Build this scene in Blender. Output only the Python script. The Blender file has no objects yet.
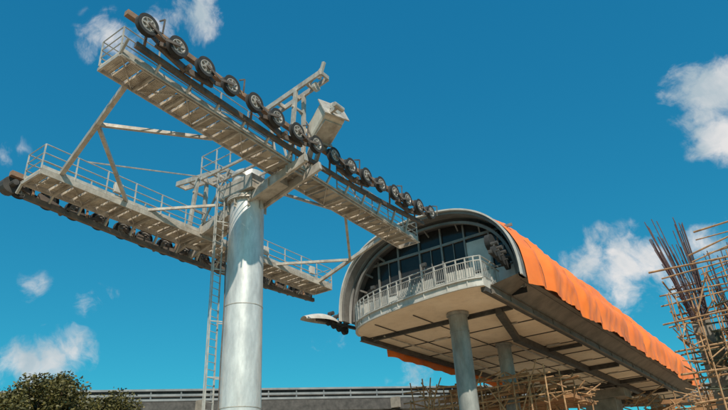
import bpy, math, random, bmesh
from mathutils import Vector, Matrix, noise
random.seed(7)
H=1.6
def V(x,y,z): return Vector((x,y,z+H))
# ---------------------------------------------------------------- materials
def mat(name, c1, c2=None, scale=3.0, rough=0.6, metal=0.0, stretch=(1,1,1), bump=0.0, bscale=None, spec=0.5, detail=6, dirt=0.0):
    m=bpy.data.materials.new(name); m.use_nodes=True
    nt=m.node_tree; N=nt.nodes; L=nt.links
    b=N['Principled BSDF']; b.inputs['Roughness'].default_value=rough; b.inputs['Metallic'].default_value=metal
    b.inputs['Specular IOR Level'].default_value=spec
    if c2 is None: c2=tuple(v*0.7 for v in c1)
    tc=N.new('ShaderNodeTexCoord'); mp=N.new('ShaderNodeMapping'); mp.inputs['Scale'].default_value=stretch
    L.new(tc.outputs['Object'],mp.inputs['Vector'])
    n=N.new('ShaderNodeTexNoise'); n.inputs['Scale'].default_value=scale; n.inputs['Detail'].default_value=detail; n.inputs['Roughness'].default_value=0.65
    L.new(mp.outputs['Vector'],n.inputs['Vector'])
    r=N.new('ShaderNodeValToRGB'); r.color_ramp.elements[0].position=0.35; r.color_ramp.elements[1].position=0.65
    r.color_ramp.elements[0].color=(*c2,1); r.color_ramp.elements[1].color=(*c1,1)
    L.new(n.outputs['Fac'],r.inputs['Fac']); out=r.outputs['Color']
    if dirt>0:
        n3=N.new('ShaderNodeTexNoise'); n3.inputs['Scale'].default_value=.8; n3.inputs['Detail'].default_value=8; n3.inputs['Roughness'].default_value=.7
        mp3=N.new('ShaderNodeMapping'); mp3.inputs['Scale'].default_value=(2.2,2.2,.5); L.new(tc.outputs['Object'],mp3.inputs['Vector']); L.new(mp3.outputs['Vector'],n3.inputs['Vector'])
        r3=N.new('ShaderNodeValToRGB'); r3.color_ramp.elements[0].position=.5; r3.color_ramp.elements[1].position=.72
        r3.color_ramp.elements[0].color=(0,0,0,1); r3.color_ramp.elements[1].color=(dirt,dirt,dirt,1); L.new(n3.outputs['Fac'],r3.inputs['Fac'])
        mx=N.new('ShaderNodeMix'); mx.data_type='RGBA'; L.new(r3.outputs['Color'],mx.inputs['Factor']); L.new(out,mx.inputs['A']); mx.inputs['B'].default_value=(.16,.10,.06,1); out=mx.outputs['Result']
    L.new(out,b.inputs['Base Color'])
    if bump>0:
        n2=N.new('ShaderNodeTexNoise'); n2.inputs['Scale'].default_value=bscale or scale*3; n2.inputs['Detail'].default_value=5
        L.new(mp.outputs['Vector'],n2.inputs['Vector'])
        bp=N.new('ShaderNodeBump'); bp.inputs['Strength'].default_value=bump; bp.inputs['Distance'].default_value=0.05
        L.new(n2.outputs['Fac'],bp.inputs['Height']); L.new(bp.outputs['Normal'],b.inputs['Normal'])
    return m
M={}
M['pole']=mat('galvanized_pole',(.74,.73,.70),(.50,.50,.49),3.2,.38,.35,(1,1,.3),.10,11,dirt=.22)
M['galv']=mat('galvanized_steel',(.54,.50,.44),(.33,.30,.26),2.5,.45,.25,bump=.1,dirt=.55)
M['tread']=mat('grating_tread',(.62,.55,.45),(.38,.33,.26),1.6,.65,.05,dirt=.5)
M['rail']=mat('rail_steel',(.54,.52,.48),(.34,.33,.30),3,.45,.2)
M['dark']=mat('dark_steel',(.085,.078,.072),(.035,.033,.03),2,.6,.1)
M['brown']=mat('weathered_beam',(.34,.20,.12),(.15,.10,.07),1.7,.75,0)
M['arm']=mat('rocker_steel',(.17,.135,.11),(.07,.06,.055),2.2,.6,.1)
M['rubber']=mat('rubber',(.03,.03,.03),(.015,.015,.015),6,.8)
M['hub']=mat('sheave_hub',(.42,.39,.35),(.24,.22,.20),6,.5,.2)
M['white']=mat('offwhite_paint',(.68,.62,.53),(.52,.47,.39),2,.5,dirt=.4)
M['cream']=mat('cream_soffit',(.86,.71,.55),(.76,.60,.44),.5,.8,bump=.03,dirt=.2)
M['panel']=mat('grey_panel',(.56,.54,.50),(.44,.42,.38),1.2,.5,.05,dirt=.3)
M['rim']=mat('arch_rim',(.20,.19,.175),(.12,.11,.10),1.2,.5,.1)
M['frame']=mat('window_frame',(.24,.23,.21),(.15,.14,.13),1.2,.5,.1)
M['glass']=mat('tinted_glass',(.030,.030,.030),(.018,.018,.018),.6,.14,0,spec=.28)
M['tarp']=mat('orange_tarp',(.92,.225,.034),(.80,.175,.026),.5,.48,0,(1,.5,1),.22,3)
M['conc']=mat('concrete',(.32,.28,.23),(.19,.165,.135),1.3,.9,bump=.3)
M['colsteel']=mat('column_steel',(.33,.33,.31),(.19,.20,.19),2,.5,.15,(1,1,.4),.2,dirt=.5)
M['bamboo']=mat('bamboo',(.50,.30,.15),(.22,.12,.06),3,.75)
M['ply']=mat('formwork_plywood',(.42,.22,.10),(.22,.11,.05),1.5,.8,0,bump=.2)
M['rebar']=mat('rebar',(.13,.08,.075),(.06,.045,.05),5,.8)
M['net']=mat('safety_net',(.13,.15,.10),(.05,.06,.05),3,.9)
M['bark']=mat('bark',(.12,.08,.05),(.05,.035,.02),5,.9,bump=.5)
M['ground']=mat('ground_soil',(.42,.32,.21),(.30,.225,.15),.15,.95,bump=.3,bscale=2)
M['guide']=mat('guideway_steel',(.26,.275,.275),(.16,.18,.19),.7,.6,.1)
M['fascia']=mat('side_fascia_steel',(.20,.165,.135),(.12,.10,.08),1.0,.6,.05)
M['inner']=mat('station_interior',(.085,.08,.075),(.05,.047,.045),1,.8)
M['roof']=mat('roof_sheet',(.55,.55,.53),(.42,.42,.41),.8,.5,.1)
def leafmat():
    m=bpy.data.materials.new('leaves'); m.use_nodes=True; nt=m.node_tree;N=nt.nodes;L=nt.links
    b=N['Principled BSDF']; b.inputs['Roughness'].default_value=.6
    oi=N.new('ShaderNodeNewGeometry'); r=N.new('ShaderNodeValToRGB')
    r.color_ramp.elements[0].color=(.04,.042,.012,1); r.color_ramp.elements[1].color=(.14,.12,.03,1)
    L.new(oi.outputs['Random Per Island'],r.inputs['Fac']); L.new(r.outputs['Color'],b.inputs['Base Color'])
    return m
M['leaf']=leafmat()
# ---------------------------------------------------------------- mesh builder
class MB:
    def __init__(s): s.v=[]; s.f=[]
    def add(s,vs,fs):
        o=len(s.v); s.v+= [tuple(v) for v in vs]; s.f+=[tuple(i+o for i in f) for f in fs]
    def beam(s,a,b,w,h,up=Vector((0,0,1))):
        a=Vector(a);b=Vector(b);d=(b-a).normalized()
        if abs(d.dot(up))>.98: up=Vector((0,1,0))
        x=d.cross(up).normalized(); z=x.cross(d).normalized()
        vs=[]
        for p in (a,b):
            for sx,sz in((-1,-1),(1,-1),(1,1),(-1,1)): vs.append(p+x*sx*w/2+z*sz*h/2)
        s.add(vs,[(3,2,1,0),(4,5,6,7),(0,1,5,4),(1,2,6,5),(2,3,7,6),(3,0,4,7)])
    def tube(s,a,b,r,n=8,r2=None,cap=True):
        a=Vector(a);b=Vector(b);r2=r if r2 is None else r2
        d=(b-a).normalized(); up=Vector((0,0,1)) if abs(d.z)<.95 else Vector((1,0,0))
        x=d.cross(up).normalized(); y=x.cross(d)
        vs=[];fs=[]
        for p,rr in((a,r),(b,r2)):
            for i in range(n):
                t=2*math.pi*i/n; vs.append(p+x*math.cos(t)*rr+y*math.sin(t)*rr)
        for i in range(n): fs.append((i,(i+1)%n,n+(i+1)%n,n+i))
        if cap: fs.append(tuple(range(n))[::-1]); fs.append(tuple(range(n,2*n)))
        s.add(vs,fs)
    def path(s,pts,r,n=6):
        for a,b in zip(pts[:-1],pts[1:]): s.tube(a,b,r,n)
    def lathe(s,c,prof,axis='X',n=20):
        vs=[];fs=[];c=Vector(c)
        for (ax,r) in prof:
            for i in range(n):
                t=2*math.pi*i/n
                if axis=='X': vs.append(c+Vector((ax,math.cos(t)*r,math.sin(t)*r)))
                else: vs.append(c+Vector((math.cos(t)*r,math.sin(t)*r,ax)))
        for k in range(len(prof)-1):
            for i in range(n): fs.append((k*n+i,k*n+(i+1)%n,(k+1)*n+(i+1)%n,(k+1)*n+i))
        s.add(vs,fs)
    def obj(s,name,m,parent=None,smooth=False,bevel=0):
        me=bpy.data.meshes.new(name); me.from_pydata(s.v,[],s.f); me.validate()
        me.materials.append(M[m]); o=bpy.data.objects.new(name,me); bpy.context.scene.collection.objects.link(o)
        bm=bmesh.new(); bm.from_mesh(me); bmesh.ops.recalc_face_normals(bm,faces=bm.faces)
        if smooth:
            for e in bm.edges:
                if len(e.link_faces)==2 and e.calc_face_angle(0)>math.radians(40): e.smooth=False
        bm.to_mesh(me); bm.free()
        if smooth:
            for p in me.polygons: p.use_smooth=True
        if bevel:
            bv=o.modifiers.new('bevel','BEVEL'); bv.width=bevel; bv.segments=2
        if parent: o.parent=parent
        return o
def empty(name):
    o=bpy.data.objects.new(name,None); bpy.context.scene.collection.objects.link(o); return o
# ---------------------------------------------------------------- ground
g=MB(); n=24; S=1500
vs=[];fs=[]
for i in range(n+1):
    for j in range(n+1): vs.append((-S+2*S*i/n,-S+2*S*j/n,0))
for i in range(n):
    for j in range(n): fs.append((i*(n+1)+j,(i+1)*(n+1)+j,(i+1)*(n+1)+j+1,i*(n+1)+j+1))
g.add(vs,fs); g.obj('ground','ground')
# ---------------------------------------------------------------- tower
TX,TY=-17.8,16.75
tower=empty('cable_car_tower')
p=MB()
def prad(z): return .87-.14*z/15.5
p.lathe((TX,TY,0),[(.35+(15.5-.35)*k/24,prad(.35+(15.5-.35)*k/24)) for k in range(25)],'Z',64)
p.lathe((TX,TY,0),[(15.5,.73),(15.5,0)],'Z',64)
p.obj('pole','pole',tower,True)
p=MB()
for z_,h_,e_ in((5.2,.03,.012),(9.2,.03,.012),(14.0,.07,.16),(14.09,.07,.16),(.35,.12,.45)):
    r_=prad(z_); p.lathe((TX,TY,0),[(z_,r_-.02),(z_,r_+e_),(z_+h_,r_+e_),(z_+h_,r_-.02)],'Z',64)
p.obj('flanges_and_weld_seams','galv',tower,True)
pf=MB()
pf.lathe((TX,TY,0),[(.0,1.9),(.35,1.9),(.35,0)],'Z',32); pf.obj('footing','conc',tower)
bt=MB()
for k in range(28):
    t=k*2*math.pi/28; bt.tube((TX+math.cos(t)*.83,TY+math.sin(t)*.83,13.94),(TX+math.cos(t)*.83,TY+math.sin(t)*.83,14.22),.025,6)
for k in range(8):
    t=k*2*math.pi/8+.1; bt.beam((TX+math.cos(t)*.80,TY+math.sin(t)*.80,13.6),(TX+math.cos(t)*.80,TY+math.sin(t)*.80,13.995),.02,.14)
bt.obj('flange_bolts','galv',tower)
ld=MB(); cd=Vector((.73,-.686,0)); lf=Vector((-.686,-.73,0))
lc=Vector((TX,TY,0))+lf*1.15+cd*.15
ldir=(lf*.6+cd*.8).normalized()
for s_ in(-1,1):
    q=lc+ldir*s_*.24
    ld.beam(q+Vector((0,0,1.5)),q+Vector((0,0,15.6)),.05,.05)
z=1.6
while z<15.5:
    q=ldir*.24; ld.tube(lc-q+Vector((0,0,z)),lc+q+Vector((0,0,z)),.016,5); z+=.3
z=2
while z<15:
    for s_ in(-1,1):
        q=ldir*.24*s_; ld.beam(lc+q+Vector((0,0,z)),Vector((TX,TY,z))+lf*.67+q,.04,.04)
    z+=2.2
ld.tube(lc+lf*.22+Vector((0,0,1.5)),lc+lf*.22+Vector((0,0,15.6)),.02,5)
ld.obj('ladder','rail',tower)
cb=MB(); q=Vector((TX,TY,0))+lf*.78+cd*.42
pts=[q+Vector((.02*math.sin(k),.02*math.cos(k*1.3),1+k*.88)) for k in range(15)]
cb.path(pts,.025,6); cb.obj('cable_conduit','arm',tower)

def zA(y):
    s_=(y-8.4)/18.5; return 14.62-.12*s_-.40*math.sin(math.pi*min(max(s_,0),1))
def zB(y):
    s_=(y-9.1)/16.9; return 11.74-.2*s_-.25*math.sin(math.pi*min(max(s_,0),1))
def dA(y):
    s_=(y-8.4)/18.5; return 13.7-.75*s_-.1*math.sin(math.pi*min(max(s_,0),1))
def dB(y):
    s_=(y-9.1)/16.9; return 11.64-.3*s_
def train(prefix,X,out,zf,df,Y0,Y1,nw):
    tyre=MB();hub=MB();arm=MB();top=MB();wk=MB();tr=MB();rl=MB();bx=MB()
    ys=[Y0+(Y1-Y0)*i/(nw-1) for i in range(nw)]
    for y in ys:
        c=V(X,y,zf(y)); R=.40
        tyre.lathe(c,[(-.10,.28),(-.10,R),(-.03,R-.04),(.03,R-.04),(.10,R),(.10,.28)],'X',28)
        for s_ in(-1,1):
            hub.lathe(c,[(s_*.09,.282),(s_*.10,.24),(s_*.06,.21),(s_*.05,.12),(s_*.12,.10),(s_*.12,0)],'X',20)
            for k in range(6):
                t=k*2*math.pi/6+y
                hub.beam(c+Vector((s_*.075,math.cos(t)*.08,math.sin(t)*.08)),c+Vector((s_*.085,math.cos(t)*.25,math.sin(t)*.25)),.045,.05)
        arm.tube(c-Vector((out*.3,0,0)),c+Vector((out*.16,0,0)),.05,8)
    def rock(i,j,dz,w,h,xo):
        a=V(X+xo,ys[i],zf(ys[i])+dz); b=V(X+xo,ys[j],zf(ys[j])+dz); m_=(a+b)/2-Vector((0,0,.2))
        arm.beam(a,m_,w,h); arm.beam(m_,b,w,h)
    for i in range(0,nw-1,2):
        rock(i,i+1,0,.06,.16,-out*.17); rock(i,i+1,0,.03,.10,out*.15)
    for i in range(0,nw-3,4):
        a=V(X-out*.3,(ys[i]+ys[i+1])/2,zf(ys[i])-.18); b=V(X-out*.3,(ys[i+2]+ys[i+3])/2,zf(ys[i+3])-.18)
        m_=(a+b)/2-Vector((0,0,.2)); arm.beam(a,m_,.12,.24); arm.beam(m_,b,.12,.24)
        arm.tube(m_+Vector((-.3,0,0)),m_+Vector((.3,0,0)),.09,10)
    for a,b in zip(ys[:-1],ys[1:]):
        arm.beam(V(X-out*.52,a,zf(a)-.52),V(X-out*.52,b,zf(b)-.52),.16,.20)
        top.beam(V(X-out*.34,a,zf(a)+.30),V(X-out*.34,b,zf(b)+.30),.2,.20)
    top.beam(V(X-out*.34,Y0-.6,zf(Y0)+.32),V(X-out*.34,Y0,zf(Y0)+.30),.2,.20)
    for y in ys[::2]:
        top.beam(V(X-out*.44,y+.3,zf(y)+.3),V(X-out*.5,y+.3,zf(y)-.5),.06,.08)
    for i,y in enumerate(ys):
        if i%3==0:
            arm.beam(V(X+out*.16,y+.5,zf(y)-.1),V(X+out*.2,y+.5,zf(y)+.5),.04,.05)
            arm.beam(V(X+out*.2,y+.5,zf(y)+.5),V(X-out*.1,y+.5,zf(y)+.62),.04,.05)
    xi,xo=X-out*2.05,X-out*.85
    yy0,yy1=Y0-.3,Y1-.2
    seg=14
    for k in range(seg):
        a=yy0+(yy1-yy0)*k/seg; b=yy0+(yy1-yy0)*(k+1)/seg
        for x in(xi,xo): wk.beam(V(x,a,df(a)),V(x,b,df(b)),.06,.22)
        wk.beam(V(xi,a,df(a)-.08),V(xo,a,df(a)-.08),.08,.12)
        wk.beam(V(xo,a,df(a)),V(X-out*.5,a,zf(a)-.5),.08,.1)
        q0,q1=(xi,xo) if k%2 else (xo,xi)
        wk.beam(V(q0,a+.05,df(a)-.06),V(q1,b-.05,df(b)-.06),.04,.04)
        if k in(2,6,9,12):
            bx.beam(V(xi-out*.02,a+.5,df(a)+.55),V(xi-out*.02,a+.85,df(a)+.55),.16,.42)
    wk.tube(V(xo+out*.09,yy0,df(yy0)-.10),V(xo+out*.09,yy1,df(yy1)-.10),.035,6)
    wk.beam(V(xi,yy1,df(yy1)),V(xo,yy1,df(yy1)),.08,.22)
    y=yy0+.2
    while y<yy1-.2:
        for e in range(7):
            yy=y-.165+e*.055
            tr.beam(V(xi+out*.05,yy,df(y)+.05),V(xo-out*.05,yy,df(y)+.05),.034,.06)
        tr.beam(V(xi+out*.05,y-.2,df(y)+.05),V(xo-out*.05,y-.2,df(y)+.05),.012,.10)
        tr.beam(V(xi+out*.05,y+.2,df(y)+.05),V(xo-out*.05,y+.2,df(y)+.05),.012,.10)
        y+=.50
    for x,sides in((xi,1),(xo,.55)):
        np=13
        for k in range(np+1):
            y=yy0+(yy1-yy0)*k/np
            rl.beam(V(x,y,df(y)+.1),V(x,y,df(y)+1.15),.045,.045)
            if k<np:
                y2=yy0+(yy1-yy0)*(k+1)/np
                if sides<1 and 5<=k<=7: continue
                for hh in(1.15,.78,.45): rl.tube(V(x,y,df(y)+hh),V(x,y2,df(y2)+hh),.022,6)
                rl.beam(V(x,y,df(y)+.2),V(x,y2,df(y2)+.2),.012,.14)
    for yy in(yy0,yy1):
        for hh in(1.15,.78,.45): rl.tube(V(xi,yy,df(yy)+hh),V(xo,yy,df(yy)+hh),.022,6)
    tyre.obj(prefix+'_sheave_tyres','rubber',tower,True); hub.obj(prefix+'_sheave_hubs','hub',tower)
    arm.obj(prefix+'_rocker_arms','arm',tower); top.obj(prefix+'_cover_beam','brown',tower); bx.obj(prefix+'_junction_boxes','panel',tower,bevel=.01)
    wk.obj(prefix+'_walkway_frame','galv',tower); tr.obj(prefix+'_walkway_treads','tread',tower); rl.obj(prefix+'_walkway_railing','rail',tower)
train('near_train',-14.0,1,zA,dA,8.4,26.9,16)
train('far_train',-22.3,-1,zB,dB,9.1,26.0,16)
c=MB()
A0=V(-13.9,TY,13.15);B0=V(-22.3,TY,11.25)
for dy in(-.45,.45):
    c.beam(A0+Vector((0,dy,0)),B0+Vector((0,dy,0)),.14,.40)
c.beam(V(-15.7,TY,12.95),V(-20.4,TY,11.9),.72,.5)
c.beam(V(-16.8,TY,13.05),V(-18.9,TY,13.05),1.5,.7)
for x in(-16.5,-19.3): c.beam(V(x,TY-1.5,13.7),V(x,TY+1.5,13.7),.1,.16)
for y in(-1.45,-.75,0,.75,1.45): c.beam(V(-16.55,TY+y,13.69),V(-19.25,TY+y,13.69),.08,.12)
for k in range(9):
    t=k/8; q=A0.lerp(B0,t); c.beam(q+Vector((0,-.55,-.2)),q+Vector((0,-.55,.2)),.05,.09)
c.obj('crossarm','galv',tower,bevel=.015)
r=MB()
for (a,b) in(((-16.5,-1.5),(-19.3,-1.5)),((-19.3,-1.5),(-19.3,1.5)),((-19.3,1.5),(-16.5,1.5))):
    for h in(.5,1.1): r.tube(V(a[0],TY+a[1],13.75+h),V(b[0],TY+b[1],13.75+h),.025,6)
for x,y in((-16.5,-1.5),(-17.4,-1.5),(-18.3,-1.5),(-19.3,-1.5),(-19.3,-.5),(-19.3,.5),(-19.3,1.5),(-18.3,1.5),(-17.4,1.5),(-16.5,1.5)):
    r.beam(V(x,TY+y,13.79),V(x,TY+y,14.85),.045,.045)
r.obj('head_railing','rail',tower)
l=MB()
def strut(a,b,w=.13): l.beam(a,b,w,w)
strut(V(-16.1,9.2,13.75),V(-20.5,9.6,11.75),.17)
mid=V(-17.9,9.38,12.93)
strut(mid,V(-16.2,13.2,13.5)); strut(mid,V(-20.3,12.4,11.75))
strut(V(-16.1,25.2,13.1),V(-20.3,24.7,11.45),.17)
mid=V(-18.2,24.9,12.25)
strut(mid,V(-16.1,21.8,13.1)); strut(mid,V(-20.3,21.2,11.5))
strut(V(-17.6,TY,13.4),V(-16.2,20.8,13.2),.11); strut(V(-18.5,TY,12.7),V(-20.3,13.4,11.75),.11)
strut(V(-16.1,9.5,13.9),V(-17,16.2,16.3),.05)
strut(V(-20.3,10.5,12.8),V(-20.9,16.4,14.9),.05)
strut(V(-16.1,25,13.3),V(-15.4,17.3,17.0),.05)
l.obj('bracing_struts','galv',tower)
f=MB()
def frame(xp,xa,xb,zb,zt,ya=.45):
    for dy in(-ya,ya):
        f.beam(V(xp,TY+dy,zb),V(xp+.25,TY+dy*.6,zt-.1),.16,.16)
        f.beam(V(xa,TY+dy*.6,zt-.35),V(xb,TY+dy*.6,zt+.15),.10,.26)
        f.beam(V(xa+.3,TY+dy*.6,zt-.45),V(xp-.6*(1 if xb>xa else -1),TY+dy,zb+.1),.08,.10)
    for k in range(5):
        x=xa+(xb-xa)*k/4; f.beam(V(x,TY-ya*.6,zt-.35+.5*k/4),V(x,TY+ya*.6,zt-.35+.5*k/4),.1,.2)
    for k in range(4):
        z=zb+(zt-zb)*k/4; f.beam(V(xp+.06*k,TY-ya,z),V(xp+.06*k,TY+ya,z),.1,.1)
frame(-14.9,-16.7,-13.2,13.0,17.2)
frame(-21.3,-19.1,-22.7,11.4,15.0)
f.beam(V(-13.5,TY,17.3),V(-13.2,TY,18.1),.14,.14); f.beam(V(-14.2,TY,17.2),V(-13.3,TY,17.9),.08,.08)
f.lathe(V(-13.7,TY,16.95),[(-.08,0),(-.08,.22),(.08,.22),(.08,0)],'X',14); f.lathe(V(-16.3,TY,16.55),[(-.08,0),(-.08,.22),(.08,.22),(.08,0)],'X',14)
f.obj('lifting_frame','galv',tower,bevel=.01)
w=MB(); a=V(-14.55,17.9,15.25); b=V(-13.35,17.5,15.9)
w.beam(a,b,1.1,1.0); w.obj('winch_housing','white',tower,bevel=.14)
w=MB(); d=(b-a).normalized(); w.beam(b,b+d*.07,1.28,1.18); w.beam(a-d*.07,a,1.22,1.14)
w.lathe(b+d*.07+Vector((.03,0,0)),[(0,.32),(.16,.30),(.18,.0)],'X',18)
w.beam(b+Vector((0,-.35,-.35)),b+Vector((.65,-.45,-.30)),.12,.16); w.tube(b+Vector((.6,-.7,-.3)),b+Vector((.6,-.1,-.3)),.12,10)
w.beam(V(-14.9,17.4,13.4),V(-14.4,17.4,14.85),.18,.2); w.beam(V(-15.1,18.0,13.4),V(-14.5,18.0,14.85),.16,.16)
w.beam(a+Vector((-.1,0,-.53)),b+Vector((0,0,-.63)),.9,.1)
w.obj('winch_flanges','galv',tower,bevel=.01)
e=MB(); e.lathe(V(-22.3,8.7,11.7),[(-.2,.1),(-.2,.34),(.2,.34),(.2,.1)],'X',16); e.tube(V(-22.8,8.7,11.7),V(-21.8,8.7,11.7),.12,10); e.obj('end_pulley','dark',tower)

# ---------------------------------------------------------------- station
st=empty('cable_car_station')
CX,HW,ZB,HH,NE=-16.9,6.1,10.9,5.25,2.45
def prof(t,k=0.0):
    a=math.pi*t; cx=math.cos(a); sx=math.sin(a)
    x=math.copysign(abs(cx)**(2/NE),cx)*(HW+k); z=abs(sx)**(2/NE)*(HH+k)
    return CX+x, ZB+z
YF,YE=31.0,85.0
NT=48
def shell(k,y0,y1,t0=0,t1=1,ny=1):
    m_=MB();vs=[];fs=[]
    for j in range(ny+1):
        for i in range(NT+1):
            x,z=prof(t0+(t1-t0)*i/NT,k); vs.append(V(x,y0+(y1-y0)*j/ny,z))
    for j in range(ny):
        for i in range(NT): fs.append((j*(NT+1)+i,j*(NT+1)+i+1,(j+1)*(NT+1)+i+1,(j+1)*(NT+1)+i))
    m_.add(vs,fs); return m_
shell(0,YF,YE,ny=8).obj('roof_shell','roof',st,True)
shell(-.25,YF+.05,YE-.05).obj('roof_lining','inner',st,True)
def annulus(k0,k1,y0,y1,name,mm):
    m_=MB();vs=[];fs=[]
    for i in range(NT+1):
        t=i/NT
        for (k,y) in((k0,y0),(k1,y0),(k1,y1),(k0,y1)):
            x,z=prof(t,k); vs.append(V(x,y,z))
    for i in range(NT):
        for q in range(4): fs.append((i*4+q,i*4+(q+1)%4,(i+1)*4+(q+1)%4,(i+1)*4+q))
    fs.append((0,1,2,3)); fs.append((NT*4+3,NT*4+2,NT*4+1,NT*4))
    m_.add(vs,fs); return m_.obj(name,mm,st,True)
annulus(.14,-.06,30.4,31.0,'front_rim','rim')
annulus(.19,.10,30.2,30.4,'front_rim_trim','panel')
annulus(-.30,-.46,31.1,31.3,'inner_rim','rim')
YG=32.0
gl=MB();vs=[V(CX,YG,ZB-.5)];fs=[]
for i in range(NT+1):
    x,z=prof(i/NT,-.3); vs.append(V(x,YG,z))
vs.append(V(CX-HW+.3,YG,ZB-.5)); vs.append(V(CX+HW-.3,YG,ZB-.5))
for i in range(NT): fs.append((0,i+1,i+2))
fs.append((0,NT+1,NT+2)); fs.append((0,NT+3,1)); fs.append((0,NT+2,NT+3))
gl.add(vs,fs); gl.obj('front_glazing','glass',st)
fr=MB()
def ztop(x):
    u=min(abs(x-CX)/(HW-.3),1); return ZB+(HH-.3)*(1-u**NE)**(1/NE)
xs=[CX-5.7+1.6286*i for i in range(8)]
for i,x in enumerate(xs):
    zt=ztop(x)
    fr.beam(V(x,YG-.08,ZB-.2),V(x,YG-.08,zt),.11,.12)
for z,h_ in((12.35,.09),(14.65,.16)):
    for i in range(7):
        fr.beam(V(xs[i]+.06,YG-.09,z),V(xs[i+1]-.06,YG-.09,z),.10,h_)
for i in range(7):
    if i in(1,3,4,6):
        xm=(xs[i]+xs[i+1])/2; fr.beam(V(xm,YG-.07,12.40),V(xm,YG-.07,14.56),.05,.05)
fr.obj('window_frames','frame',st)
pn=MB()
pn.beam(V(CX-5.8,YG-.05,11.5),V(CX+5.8,YG-.05,11.5),.06,1.5)
pn.beam(V(xs[5]+.07,YG-.05,13.4),V(xs[6]-.07,YG-.05,13.4),.05,1.9)
pn.obj('wall_panels','panel',st)
rb=MB()
for t in(.12,.2,.3,.4,.5,.6,.7,.8,.88):
    x0,z0=prof(t,-.28); x1,z1=prof(t,-.65); rb.beam(V(x0,31.2,z0),V(x1,31.9,z1),.08,.12)
rb.obj('arch_ribs','rim',st)
ZF=10.22
def q3(p0,p1,p2,t): return ((1-t)**2*p0[0]+2*t*(1-t)*p1[0]+t*t*p2[0],(1-t)**2*p0[1]+2*t*(1-t)*p1[1]+t*t*p2[1])
XL,XR=-23.0,-12.2
front=[]
for i in range(13): front.append(q3((XL,32.2),(-22.4,29.8),(-17.8,28.9),i/12))
for i in range(1,9): front.append(q3((-17.8,28.9),(-13.4,27.9),(XR,28.6),i/8))
nF=len(front)
fa=MB()
for k in range(nF-1):
    a=front[k];b=front[k+1]
    fa.add([V(a[0],a[1],ZF),V(b[0],b[1],ZF),V(b[0],b[1],ZF+.45),V(a[0],a[1],ZF+.45)],[(0,1,2,3)])
    fa.beam(V(a[0],a[1]-.05,ZF+.45),V(b[0],b[1]-.05,ZF+.45),.14,.07)
    fa.beam(V(a[0],a[1]-.03,ZF+.02),V(b[0],b[1]-.03,ZF+.02),.14,.09)
    if k%2==0: fa.beam(V(a[0],a[1]-.035,ZF+.06),V(a[0],a[1]-.035,ZF+.42),.05,.05)
fa.add([V(XR,28.6,ZF),V(XR,31.2,ZF),V(XR,31.2,ZF+.45),V(XR,28.6,ZF+.45)],[(0,1,2,3)])
fa.obj('balcony_fascia','panel',st)
dk=MB(); vs=[V(a[0],a[1],ZF+.43) for a in front]+[V(XR,33,ZF+.43),V(XL,33,ZF+.43)]
dk.add(vs,[tuple(range(len(vs)))]); dk.obj('balcony_deck','galv',st)
rl=MB()
rfront=front+[(XR,29.8),(XR,31.0)]
for k in range(len(rfront)-1):
    a=Vector(rfront[k]);b=Vector(rfront[k+1])
    for h in(1.25,1.0): rl.tube(V(a.x,a.y,ZF+.45+h),V(b.x,b.y,ZF+.45+h),.035,6)
    rl.tube(V(a.x,a.y,ZF+.45+.12),V(b.x,b.y,ZF+.45+.12),.025,6)
    m_=max(2,int((b-a).length/.12))
    for j in range(m_):
        q=a+(b-a)*j/m_
        rl.tube(V(q.x,q.y,ZF+.45),V(q.x,q.y,ZF+(1.45 if j else 1.72)),.013 if j else .045,5)
rl.obj('balcony_railing','rail',st)
ip=MB()
for k in range(0,nF-1):
    if k%4==3: continue
    a=Vector(front[k]);b=Vector(front[k+1])
    ip.beam(V(a.x,a.y+.06,ZF+.85),V(b.x,b.y+.06,ZF+.85),.015,.5)
ip.obj('railing_infill','panel',st)
sf=MB(); vs=[V(a[0],a[1]+.02,ZF) for a in front]+[V(XR,YE,ZF),V(XL,YE,ZF)]
sf.add(vs,[tuple(range(len(vs)))]); sf.obj('soffit_panels','cream',st)
bm_=MB()
for y in [33+4.0*i for i in range(14)]:
    bm_.beam(V(XL+.1,y,ZF-.03),V(-12.3,y,ZF-.03),.06,.06)
for x in(-20.6,-17.8): bm_.beam(V(x,30.5,ZF-.035),V(x,YE,ZF-.035),.05,.05)
bm_.beam(V(-12.35,28.8,ZF-.12),V(-12.35,YE,ZF-.12),.28,.26)
bm_.beam(V(XL+.1,32.3,ZF-.12),V(XL+.1,YE,ZF-.12),.25,.30)
bm_.beam(V(-15.3,40,ZF-.22),V(-15.3,YE,ZF-.22),.45,.44); bm_.beam(V(-13.4,33,ZF-.22),V(-15.3,40.2,ZF-.22),.4,.43)
bm_.beam(V(-22.6,33.2,ZF-.13),V(-12.6,33.2,ZF-.13),.16,.2)
bm_.beam(V(-15.2,46,ZF-.16),V(-12.6,46,ZF-.16),.22,.25)
for y in(56,66,76): bm_.beam(V(-22.6,y,ZF-.2),V(-12.6,y,ZF-.2),.3,.38)
bm_.obj('underside_beams','dark',st)
hw_=MB()
for y in(36,44,52,60,68):
    for x in(-19.4,-14.3): hw_.beam(V(x-.5,y+.8,ZF-.07),V(x+.5,y+.8,ZF-.07),.18,.08)
hw_.tube(V(-21.6,33,ZF-.12),V(-21.6,80,ZF-.12),.05,6); hw_.tube(V(-16.4,42,ZF-.12),V(-16.4,80,ZF-.12),.06,6)
hw_.obj('underside_services','galv',st)
sd=MB();sj=MB()
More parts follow.
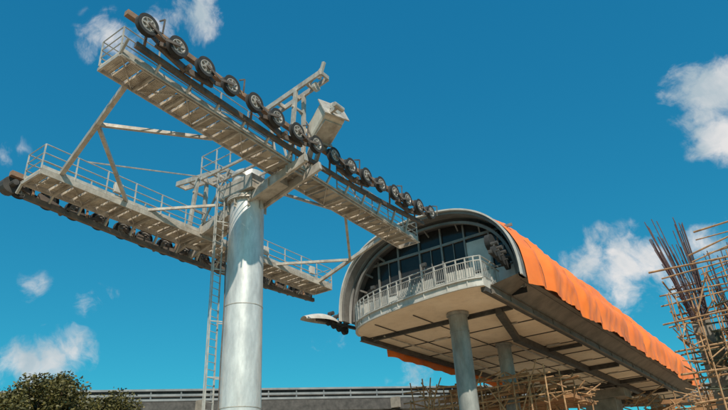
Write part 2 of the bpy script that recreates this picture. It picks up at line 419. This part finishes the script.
for sgn,x0 in((1,XR),(-1,XL)):
    x1=CX+sgn*HW
    y0=29.4 if sgn>0 else 32.4
    sd.add([V(x0+sgn*.05,y0,ZF-.26),V(x0+sgn*.05,YE,ZF-.26),V(x0+sgn*.05,YE,ZF+.2),V(x0+sgn*.05,y0,ZF+.2)],[(0,1,2,3)])
    sd.add([V(x0+sgn*.05,y0,ZF+.2),V(x1,y0+1.0,ZB+.15),V(x1,YE,ZB+.15),V(x0+sgn*.05,YE,ZF+.2)],[(0,1,2,3)])
    y=y0+2.6
    while y<YE:
        sj.beam(V(x0+sgn*.07,y,ZF-.2),V(x0+sgn*.07,y,ZF+.2),.05,.05); y+=3.4
    sj.beam(V(x0+sgn*.1,y0,ZF+.22),V(x0+sgn*.1,YE,ZF+.22),.12,.06)
    sj.beam(V(x0+sgn*.1,y0,ZF-.26),V(x0+sgn*.1,YE,ZF-.26),.16,.05)
    sd.beam(V(x1,y0+1.0,ZB+.1),V(x1,YE,ZB+.1),.2,.2)
sd.obj('side_fascia','fascia',st); sj.obj('fascia_flanges','fascia',st)
ew=MB();vs=[]
for i in range(NT+1):
    x,z=prof(i/NT,-.1); vs.append(V(x,YE-.1,z))
vs+= [V(XL,YE-.1,ZF),V(XR,YE-.1,ZF)]
ew.add(vs,[tuple(range(len(vs)))]); ew.obj('rear_wall','panel',st)
ties=[33.6,40.1,44.8,52.7,58.0,66.3,72.1,79.5]
def tarp(name,t0,t1,y0,y1,ny,zdrop):
    m_=MB();vs=[];fs=[];nt_=40
    for j in range(ny+1):
        y=y0+(y1-y0)*j/ny
        tie=1.0
        for ty in ties: tie=min(tie,min(1.0,.25+abs(y-ty)/1.3))
        hem=noise.noise(Vector((y*.28,0,1)))*.38+noise.noise(Vector((y*1.3,0,4)))*.12
        for i in range(nt_+1):
            s_=i/nt_; t=t0+(t1-t0)*s_
            x,z=prof(max(t,0.0),.10)
            nv=Vector((x-CX,0,(z-ZB)*1.2)).normalized()
            fold=.26+.24*noise.noise(Vector((y*.16,s_*5.5,3)))+.18*noise.noise(Vector((y*.42+s_*2.5,s_*3.5,7)))
            cr_=1-abs(noise.noise(Vector((y*.55-s_*4.0,s_*4.5,11))))*2
            fold+=max(0,cr_)**3*.12
            cr2=1-abs(noise.noise(Vector((y*1.1+s_*5.0,s_*3,21))))*2
            fold+=max(0,cr2)**4*.06
            bulge=math.exp(-((s_-.16)/.10)**2)*.22*(1+noise.noise(Vector((y*.5,2,2))))
            endf=min(1,.15+(y-y0)/2.5)
            q=V(x,y,z)+nv*(.06+max(0,fold*.72+bulge)*tie*endf)
            if s_<.2: q.z-=(zdrop+hem)*(1-s_/.2)
            if s_>.85: q.z+=.12*noise.noise(Vector((y*.8,4,1)))
            vs.append(q)
    for j in range(ny):
        for i in range(nt_): fs.append((j*(nt_+1)+i,j*(nt_+1)+i+1,(j+1)*(nt_+1)+i+1,(j+1)*(nt_+1)+i))
    m_.add(vs,fs); return m_.obj(name,'tarp',st,True)
tarp('side_tarpaulin',0.0,.42,31.0,84.6,480,.22)
tp=MB()
for y in ties[::2]:
    pts=[]
    for i in range(16):
        x,z=prof(.0+.40*i/15,.30); pts.append(V(x,y+.05*math.sin(i),z))
    tp.path(pts,.014,5)
tp.obj('tarpaulin_ties','rebar',st)
lt=MB();vs=[];fs=[]
for j in range(121):
    y=36+j*.2
    for i in range(6):
        s_=i/5; vs.append(V(-23.35+noise.noise(Vector((y*.9,s_,0)))*.3,y,11-s_*(1.5+.4*noise.noise(Vector((y*.5,7,0))))))
for j in range(120):
    for i in range(5): fs.append((j*6+i,j*6+i+1,(j+1)*6+i+1,(j+1)*6+i))
lt.add(vs,fs); lt.obj('far_side_tarpaulin','tarp',st,True)
cl=MB();cf=MB()
for x,y,r_ in((-15.7,32.2,.56),(-17.0,41.8,.50)):
    cl.lathe((x,y,0),[(.3+(ZF+H-.32)*k/8,r_) for k in range(9)],'Z',40)
    for z_,h_,e_ in((0,.45,.45),(6,.04,.02),(ZF+H-1.2,.08,.03),(ZF+H-.2,.17,.12)):
        cf.lathe((x,y,0),[(z_,r_-.02),(z_,r_+e_),(z_+h_,r_+e_),(z_+h_,r_-.02)],'Z',40)
cl.obj('columns','colsteel',st,True); cf.obj('column_collars','colsteel',st,True)
cp=MB(); cp.beam((-18,69,0),(-18,69,ZF+H-1.3),3.2,2.4); cp.beam((-18,69,ZF+H-1.3),(-18,69,ZF+H-.42),5.4,2.8); cp.beam((-14.5,78,0),(-14.5,78,ZF+H-.5),1.2,1.2)
cp.obj('concrete_piers','conc',st,bevel=.05)
gd=MB();gw=MB();gs=MB()
for X0,z0,yy in((-23.7,10.8,27.3),(-11.7,12.1,28.4)):
    LL=3.2 if X0<-20 else 1.2
    if X0<-20:
        n_=14;vs=[];fs=[]
        for j in range(n_+1):
            s_=j/n_; w_=.12+.48*math.sin(math.pi*min(s_*.75+.1,1))
            for i in range(9):
                a=math.pi*i/8; vs.append(V(X0+math.cos(a)*w_, yy+LL*s_, z0-.25+.3*math.sin(s_*1.6)+math.sin(a)*w_*.75))
        for j in range(n_):
            for i in range(8): fs.append((j*9+i,j*9+i+1,(j+1)*9+i+1,(j+1)*9+i))
        gs.add(vs,fs)
    sg=1 if X0<-20 else -1
    gd.beam(V(X0,yy+LL*.4,z0),V(X0+sg*.3,33,z0+.1),.2,.18)
    gd.beam(V(X0+sg*.3,yy+LL,z0+.7),V(X0+sg*.5,32.5,z0+.9),.14,.14)
    for k in range(4):
        y=yy+LL*.75+k*.55
        cpt=V(X0+.08,y,z0+.1-.1*k)
        gw.lathe(cpt,[(-.12,0),(-.12,.14),(-.1,.30),(.1,.30),(.12,.14),(.12,0)],'X',18)
        gd.beam(cpt,cpt+Vector((.0,.25,.55)),.08,.12); gd.tube(cpt-Vector((.3,0,0)),cpt+Vector((.3,0,0)),.05,8)
        gd.tube(cpt+Vector((-.2,.25,.55)),cpt+Vector((.2,.25,.55)),.13,10)
gw.lathe(V(-12.0,29.9,13.0),[(-.15,.0),(-.15,.5),(.15,.5),(.15,0)],'X',24); gd.beam(V(-12.2,30,13.0),V(-12.6,32.4,13.3),.16,.2)
gd.obj('rope_guide_arms','dark',st); gw.obj('rope_guide_wheels','rubber',st,True); gs.obj('rope_guide_shoe','panel',st,True)
sm=MB()
for x,y in((-20.5,30.4),(-16,29.2)):
    sm.tube(V(x,y,ZF+1.65),V(x,y,ZF+2.3),.03,6); sm.beam(V(x-.15,y,ZF+2.35),V(x+.15,y,ZF+2.35),.16,.2)
sm.obj('balcony_lamps','dark',st)

# ---------------------------------------------------------------- elevated guideway
vg=empty('elevated_guideway')
A=V(-56.7,36.9,12.0); B=V(-34.1,63.0,12.0); d=(B-A).normalized(); A=A-d*60; B=B+d*160
a_=MB()
nrm=Vector((-d.y,d.x,0))
a_.beam(A,B,.3,.20); a_.beam(A-Vector((0,0,.5)),B-Vector((0,0,.5)),.12,.22)
a_.beam(A-Vector((0,0,1.0)),B-Vector((0,0,1.0)),.35,.22)
L_=(B-A).length; k=0
while k<L_:
    q=A+d*k; a_.beam(q-Vector((0,0,1.0)),q-Vector((0,0,.1)),.10,.12); k+=3.0
a_.obj('parapet_rails','guide',vg)
a_=MB(); a_.beam(A-Vector((0,0,1.75))+nrm*1.2,B-Vector((0,0,1.75))+nrm*1.2,2.6,1.1); a_.beam(A+nrm*2.4-Vector((0,0,.6)),B+nrm*2.4-Vector((0,0,.6)),.1,1.1)
a_.beam(A+nrm*.4-Vector((0,0,.55)),B+nrm*.4-Vector((0,0,.55)),.2,1.0)
a_.obj('girder','dark',vg)
a_=MB(); k=5
while k<L_:
    q=A+d*k+nrm*1.2; a_.beam(Vector((q.x,q.y,0)),Vector((q.x,q.y,A.z-2.35)),1.6,1.6)
    q=A+d*(k)-nrm*.3; a_.beam(q-Vector((0,0,2.2)),q-Vector((0,0,1.1)),1.0,.5); k+=21
a_.obj('piers','conc',vg)

# ---------------------------------------------------------------- trees
def tree(name,base,h,rad,nb,seed):
    rnd=random.Random(seed); e_=empty(name); t_=MB()
    b=Vector(base); top=b+Vector((0,0,h*.62))
    t_.tube(b,b+Vector((.1,0,h*.3)),.32,10,.25); t_.tube(b+Vector((.1,0,h*.3)),top,.25,8,.1)
    cl_=[]
    for i in range(nb):
        a=rnd.uniform(0,6.28); rr=rad*math.sqrt(rnd.random())*.9; zz=rnd.uniform(.45,.93)*h
        lim=math.sqrt(max(.1,1-((zz/h-.58)/.42)**2)); cpt=b+Vector((math.cos(a)*rr*lim,math.sin(a)*rr*lim,zz)); cl_.append(cpt)
        s0=b+Vector((0,0,h*rnd.uniform(.3,.55))); t_.tube(s0,cpt,.09,5,.02)
    t_.obj('trunk_and_limbs','bark',e_)
    lv=MB()
    for cpt in cl_:
        cr=rnd.uniform(.45,.85)
        for k in range(300):
            u=Vector((rnd.gauss(0,1),rnd.gauss(0,1),rnd.gauss(0,.8))).normalized()*cr*rnd.uniform(.4,1.08)
            q=cpt+u; s_=rnd.uniform(.06,.11)
            ax=Vector((rnd.gauss(0,1),rnd.gauss(0,1),rnd.gauss(0,.6))).normalized(); bx=ax.cross(Vector((rnd.gauss(0,1),rnd.gauss(0,1),rnd.gauss(0,1)))).normalized()
            lv.add([q-ax*s_,q+bx*s_*.5,q+ax*s_,q-bx*s_*.5],[(0,1,2,3)])
    lv.obj('foliage','leaf',e_)
tree('tree',(-29.6,15.2,0),8.4,2.7,90,3)
tree('tree',(-29.9,18.8,0),7.75,2.4,65,5)
tree('tree',(-33.5,13.2,0),7.8,2.6,60,9)

# ---------------------------------------------------------------- scaffolding on the right
rnd=random.Random(11)
sc=empty('bamboo_scaffolding'); b=MB()
def stick(m_,a,b_,r=.06):
    a=Vector(a)+Vector((rnd.uniform(-.12,.12),rnd.uniform(-.12,.12),rnd.uniform(-.15,.15))); b_=Vector(b_)+Vector((rnd.uniform(-.12,.12),rnd.uniform(-.12,.12),rnd.uniform(-.15,.15)))
    m_.tube(a,b_,r*rnd.uniform(.7,1.15),6,r*.7)
for y in(42.5,44.2,47.6,49.2):
    for x in [-5.4+1.15*i for i in range(9)]:
        stick(b,(x,y,0),(x+rnd.uniform(-.3,.3),y,rnd.uniform(12.0,14.0)+max(0,(x+5)*.55)))
    for z in [1.7*i+1 for i in range(9)]:
        stick(b,(-6.0+rnd.uniform(-.4,.3),y,z),(4,y,z+rnd.uniform(-.2,.5)),.07)
    stick(b,(-3.6,y,15.4),(4,y,17.0),.06); stick(b,(-3.0,y,16.6),(4,y,17.0),.06)
    for k in range(9):
        x=rnd.uniform(-5.6,2); z=rnd.uniform(4,12); stick(b,(x,y,z),(x+rnd.uniform(-1.2,3),y,z+rnd.uniform(2,4)))
for x in [-5.6+1.3*i for i in range(8)]:
    for z in [1.8*i+1.1 for i in range(8)]:
        stick(b,(x,42.0,z),(x,49.8,z+rnd.uniform(-.3,.3)))
for k in range(110):
    p0=Vector((rnd.uniform(-5.3,1),rnd.uniform(42,49),rnd.uniform(5.5,11.5))); stick(b,p0,p0+Vector((rnd.uniform(-1.2,2),rnd.uniform(-1.5,1.5),rnd.uniform(-1,2.0))),.055)
b.obj('poles','bamboo',sc)
nt_=MB()
for k in range(52):
    x=rnd.uniform(-5.6,1); z=rnd.uniform(6.2,11.9); y=rnd.uniform(43,48)
    nt_.beam((x,y,z),(x+rnd.uniform(.8,2.2),y+rnd.uniform(-.5,.5),z+rnd.uniform(-.3,.3)),rnd.uniform(.2,.5),.05)
for k in range(18):
    x=rnd.uniform(-5.2,1); z=rnd.uniform(6.0,10.5); nt_.beam((x,45+rnd.uniform(-1,1),z),(x+1.2,45+rnd.uniform(-1,1),z),.04,rnd.uniform(.6,1.6))
nt_.obj('planks_and_shutters','net',sc)
cc=empty('concrete_column_with_rebar'); b=MB()
b.beam((-4.4,45.9,0),(-4.4,45.9,11.6),1.1,1.1); b.beam((.5,46,0),(.5,46,12),1.1,1.1); b.beam((-3.8,45.9,9.6),(-.1,45.9,9.6),.9,.7); b.obj('column_and_beam','conc',cc,bevel=.03)
b=MB()
for k in range(44):
    a=k/44*6.28; x=-4.4+math.cos(a)*.5; y=45.9+math.sin(a)*.5
    p0=Vector((x,y,11.4)); fan=Vector((math.cos(a)*.65-.65+rnd.uniform(-.25,.25),math.sin(a)*.5,rnd.uniform(4.8,8.0)))
    mid_=p0+fan*.55+Vector((.12,0,0)); b.tube(p0,mid_,.032,5); b.tube(mid_,p0+fan,.032,5)
    if k%2==0:
        p0=Vector((-2.3+math.cos(a)*.6,46+math.sin(a)*.6,9.8)); b.tube(p0,p0+Vector((rnd.uniform(-.5,.3),0,rnd.uniform(4,7))),.032,5)
for z in(12.0,12.5,13.0,13.6,14.2):
    k=(z-12)*.1
    pts=[(-4.4+sx*(.55+k)-k*1.2,45.9+sy*(.55+k),z) for sx,sy in((-1,-1),(1,-1),(1,1),(-1,1),(-1,-1))]
    b.path([Vector(q) for q in pts],.02,5)
b.obj('rebar','rebar',cc)

ts=empty('timber_falsework'); b=MB()
for y in(38,41,44,47):
    for x in [-23+1.1*i for i in range(10)]: stick(b,(x,y,0),(x,y,rnd.uniform(8.2,9.9)),.07)
    for z in(2,4,6,7.4,8.1,8.8): stick(b,(-23.5,y,z),(-12.6,y,z+rnd.uniform(-.3,.3)),.07)
    for k in range(10):
        x=rnd.uniform(-23,-14); stick(b,(x,y,rnd.uniform(5,7)),(x+rnd.uniform(-2,2),y,rnd.uniform(7.8,9.8)),.06)
for k in range(140):
    p0=Vector((rnd.uniform(-23,-13),rnd.uniform(38,47),rnd.uniform(7.3,9.3))); stick(b,p0,p0+Vector((rnd.uniform(-1.8,1.8),rnd.uniform(-2,2),rnd.uniform(-.8,.8))),.065)
b.obj('props_and_ledgers','bamboo',ts)
b=MB(); b.beam((-18,42.5,7.7),(-18,48,7.7),10,.25)
for k in range(40):
    x=rnd.uniform(-22.5,-14); y=rnd.uniform(39,46); z=rnd.uniform(7.9,9.1); b.beam((x,y,z),(x+rnd.uniform(1,2.4),y+rnd.uniform(-.6,.6),z+rnd.uniform(-.2,.2)),rnd.uniform(.2,.4),rnd.uniform(.05,.28))
b.obj('formwork_boards','ply',ts)
ts2=empty('timber_falsework'); b=MB()
for k in range(14):
    x=-15+k*.75; stick(b,(x,72+rnd.uniform(-2,2),0),(x,72+rnd.uniform(-2,2),rnd.uniform(9.5,11)),.09)
for k in range(90):
    p0=Vector((rnd.uniform(-16,-6),rnd.uniform(68,76),rnd.uniform(8,10.7))); stick(b,p0,p0+Vector((rnd.uniform(-2.5,2.5),0,rnd.uniform(-1,1))),.09)
for z in(3,6,8.5,10): stick(b,(-16,72,z),(-6,72,z),.09)
b.obj('props_and_ledgers','bamboo',ts2)
b=MB()
for k in range(16):
    x=rnd.uniform(-15.5,-8); y=rnd.uniform(69,75); z=rnd.uniform(8.3,10.2); b.beam((x,y,z),(x+rnd.uniform(1,3),y,z+rnd.uniform(-.2,.2)),.3,rnd.uniform(.1,.5))
b.obj('formwork_boards','ply',ts2)

# ---------------------------------------------------------------- world
sun_dir=Vector((.70,-.70,1.02)).normalized()
wd=bpy.data.worlds.new('World'); bpy.context.scene.world=wd; wd.use_nodes=True
nt=wd.node_tree;N=nt.nodes;L=nt.links
bg=N['Background']; bg.inputs['Strength'].default_value=.1
sky=N.new('ShaderNodeTexSky'); sky.sky_type='NISHITA'; sky.sun_disc=False
sky.sun_elevation=math.asin(sun_dir.z); sky.sun_rotation=math.atan2(sun_dir.x,sun_dir.y)
sky.air_density=1.0; sky.dust_density=.4; sky.ozone_density=1.5
mul=N.new('ShaderNodeMix'); mul.data_type='RGBA'; mul.blend_type='MULTIPLY'; mul.inputs['Factor'].default_value=1
L.new(sky.outputs['Color'],mul.inputs['A']); mul.inputs['B'].default_value=(.14,.74,.60,1)
addc=N.new('ShaderNodeMix'); addc.data_type='RGBA'; addc.blend_type='ADD'; addc.inputs['Factor'].default_value=1
L.new(mul.outputs['Result'],addc.inputs['A']); addc.inputs['B'].default_value=(0,.80,2.25,1)
tc=N.new('ShaderNodeTexCoord')
clouds=[(Vector((-.617,.398,.679)),.085,.9),(Vector((-.679,.351,.643)),.065,.8),(Vector((-.58,.43,.69)),.06,.75),
 (Vector((.009,.865,.501)),.080,1.0),(Vector((.018,.898,.440)),.075,1.0),(Vector((-.175,.936,.306)),.09,1.05),(Vector((-.213,.922,.323)),.07,.95),(Vector((-.127,.944,.305)),.09,1.0),(Vector((-.07,.945,.32)),.075,.9),
 (Vector((-.862,.456,.222)),.070,.85),(Vector((-.883,.419,.21)),.055,.8),(Vector((-.826,.476,.304)),.055,.50),(Vector((-.862,.403,.308)),.05,.36),
 (Vector((-.822,.304,.483)),.05,.36),(Vector((-.607,.753,.255)),.05,.6),(Vector((-.508,.842,.179)),.055,.75),(Vector((.02,.92,.38)),.04,.75)]
nz=N.new('ShaderNodeTexNoise'); nz.inputs['Scale'].default_value=6; nz.inputs['Detail'].default_value=4
L.new(tc.outputs['Generated'],nz.inputs['Vector'])
sub=N.new('ShaderNodeVectorMath'); sub.operation='SUBTRACT'; L.new(nz.outputs['Color'],sub.inputs[0]); sub.inputs[1].default_value=(.5,.5,.5)
sc_=N.new('ShaderNodeVectorMath'); sc_.operation='SCALE'; sc_.inputs['Scale'].default_value=.14; L.new(sub.outputs[0],sc_.inputs[0])
ad=N.new('ShaderNodeVectorMath'); ad.operation='ADD'; L.new(tc.outputs['Generated'],ad.inputs[0]); L.new(sc_.outputs[0],ad.inputs[1])
def math_(op,a,b=None,clamp=False):
    m_=N.new('ShaderNodeMath'); m_.operation=op; m_.use_clamp=clamp
    for i,v in enumerate((a,b)):
        if v is None: continue
        if isinstance(v,(int,float)): m_.inputs[i].default_value=v
        else: L.new(v,m_.inputs[i])
    return m_.outputs[0]
acc=None
for c_,rr,am in clouds:
    c_=c_.normalized()
    ds=N.new('ShaderNodeVectorMath'); ds.operation='DISTANCE'; L.new(tc.outputs['Generated'],ds.inputs[0]); ds.inputs[1].default_value=c_
    v=math_('MULTIPLY',math_('SUBTRACT',1.0,math_('DIVIDE',ds.outputs['Value'],rr),True),am)
    acc=v if acc is None else math_('MAXIMUM',acc,v)
n1=N.new('ShaderNodeTexNoise'); n1.inputs['Scale'].default_value=12; n1.inputs['Detail'].default_value=12; n1.inputs['Roughness'].default_value=.62
L.new(ad.outputs[0],n1.inputs['Vector'])
dn=math_('ADD',acc,math_('MULTIPLY',math_('SUBTRACT',n1.outputs['Fac'],.5),2.8))
mr=N.new('ShaderNodeMapRange'); mr.interpolation_type='SMOOTHSTEP'; mr.inputs['From Min'].default_value=.22; mr.inputs['From Max'].default_value=.95
L.new(math_('MULTIPLY',dn,math_('MULTIPLY',acc,4,True)),mr.inputs['Value'])
n2=N.new('ShaderNodeTexNoise'); n2.inputs['Scale'].default_value=10; n2.inputs['Detail'].default_value=8; L.new(ad.outputs[0],n2.inputs['Vector'])
cr=N.new('ShaderNodeValToRGB'); cr.color_ramp.elements[0].position=.38; cr.color_ramp.elements[1].position=.58
cr.color_ramp.elements[0].color=(4.6,5.5,6.0,1); cr.color_ramp.elements[1].color=(8.4,8.1,7.9,1)
L.new(n2.outputs['Fac'],cr.inputs['Fac'])
mx=N.new('ShaderNodeMix'); mx.data_type='RGBA'
L.new(math_('MULTIPLY',mr.outputs['Result'],.92),mx.inputs['Factor']); L.new(addc.outputs['Result'],mx.inputs['A']); L.new(cr.outputs['Color'],mx.inputs['B'])
L.new(mx.outputs['Result'],bg.inputs['Color'])
sl=bpy.data.lights.new('sun','SUN'); sl.energy=5.0; sl.angle=math.radians(.5); sl.color=(1,.90,.76)
so=bpy.data.objects.new('sun',sl); bpy.context.scene.collection.objects.link(so)
so.rotation_euler=(-sun_dir).to_track_quat('-Z','Y').to_euler()
# ---------------------------------------------------------------- camera
cam=bpy.data.cameras.new('camera'); co=bpy.data.objects.new('camera',cam); bpy.context.scene.collection.objects.link(co)
R=Vector((.8084,.5861,-.0529)).normalized(); Fv=Vector((-.5043,.7364,.4509)); Fv=(Fv-R*Fv.dot(R)).normalized(); U=R.cross(Fv)
m_=Matrix(((R.x,U.x,-Fv.x,0),(R.y,U.y,-Fv.y,0),(R.z,U.z,-Fv.z,H),(0,0,0,1)))
co.matrix_world=m_
cam.sensor_width=36; cam.lens=36*600/728; cam.clip_end=5000
bpy.context.scene.camera=co
vs_=bpy.context.scene.view_settings; vs_.view_transform='Standard'; vs_.look='None'; vs_.exposure=0
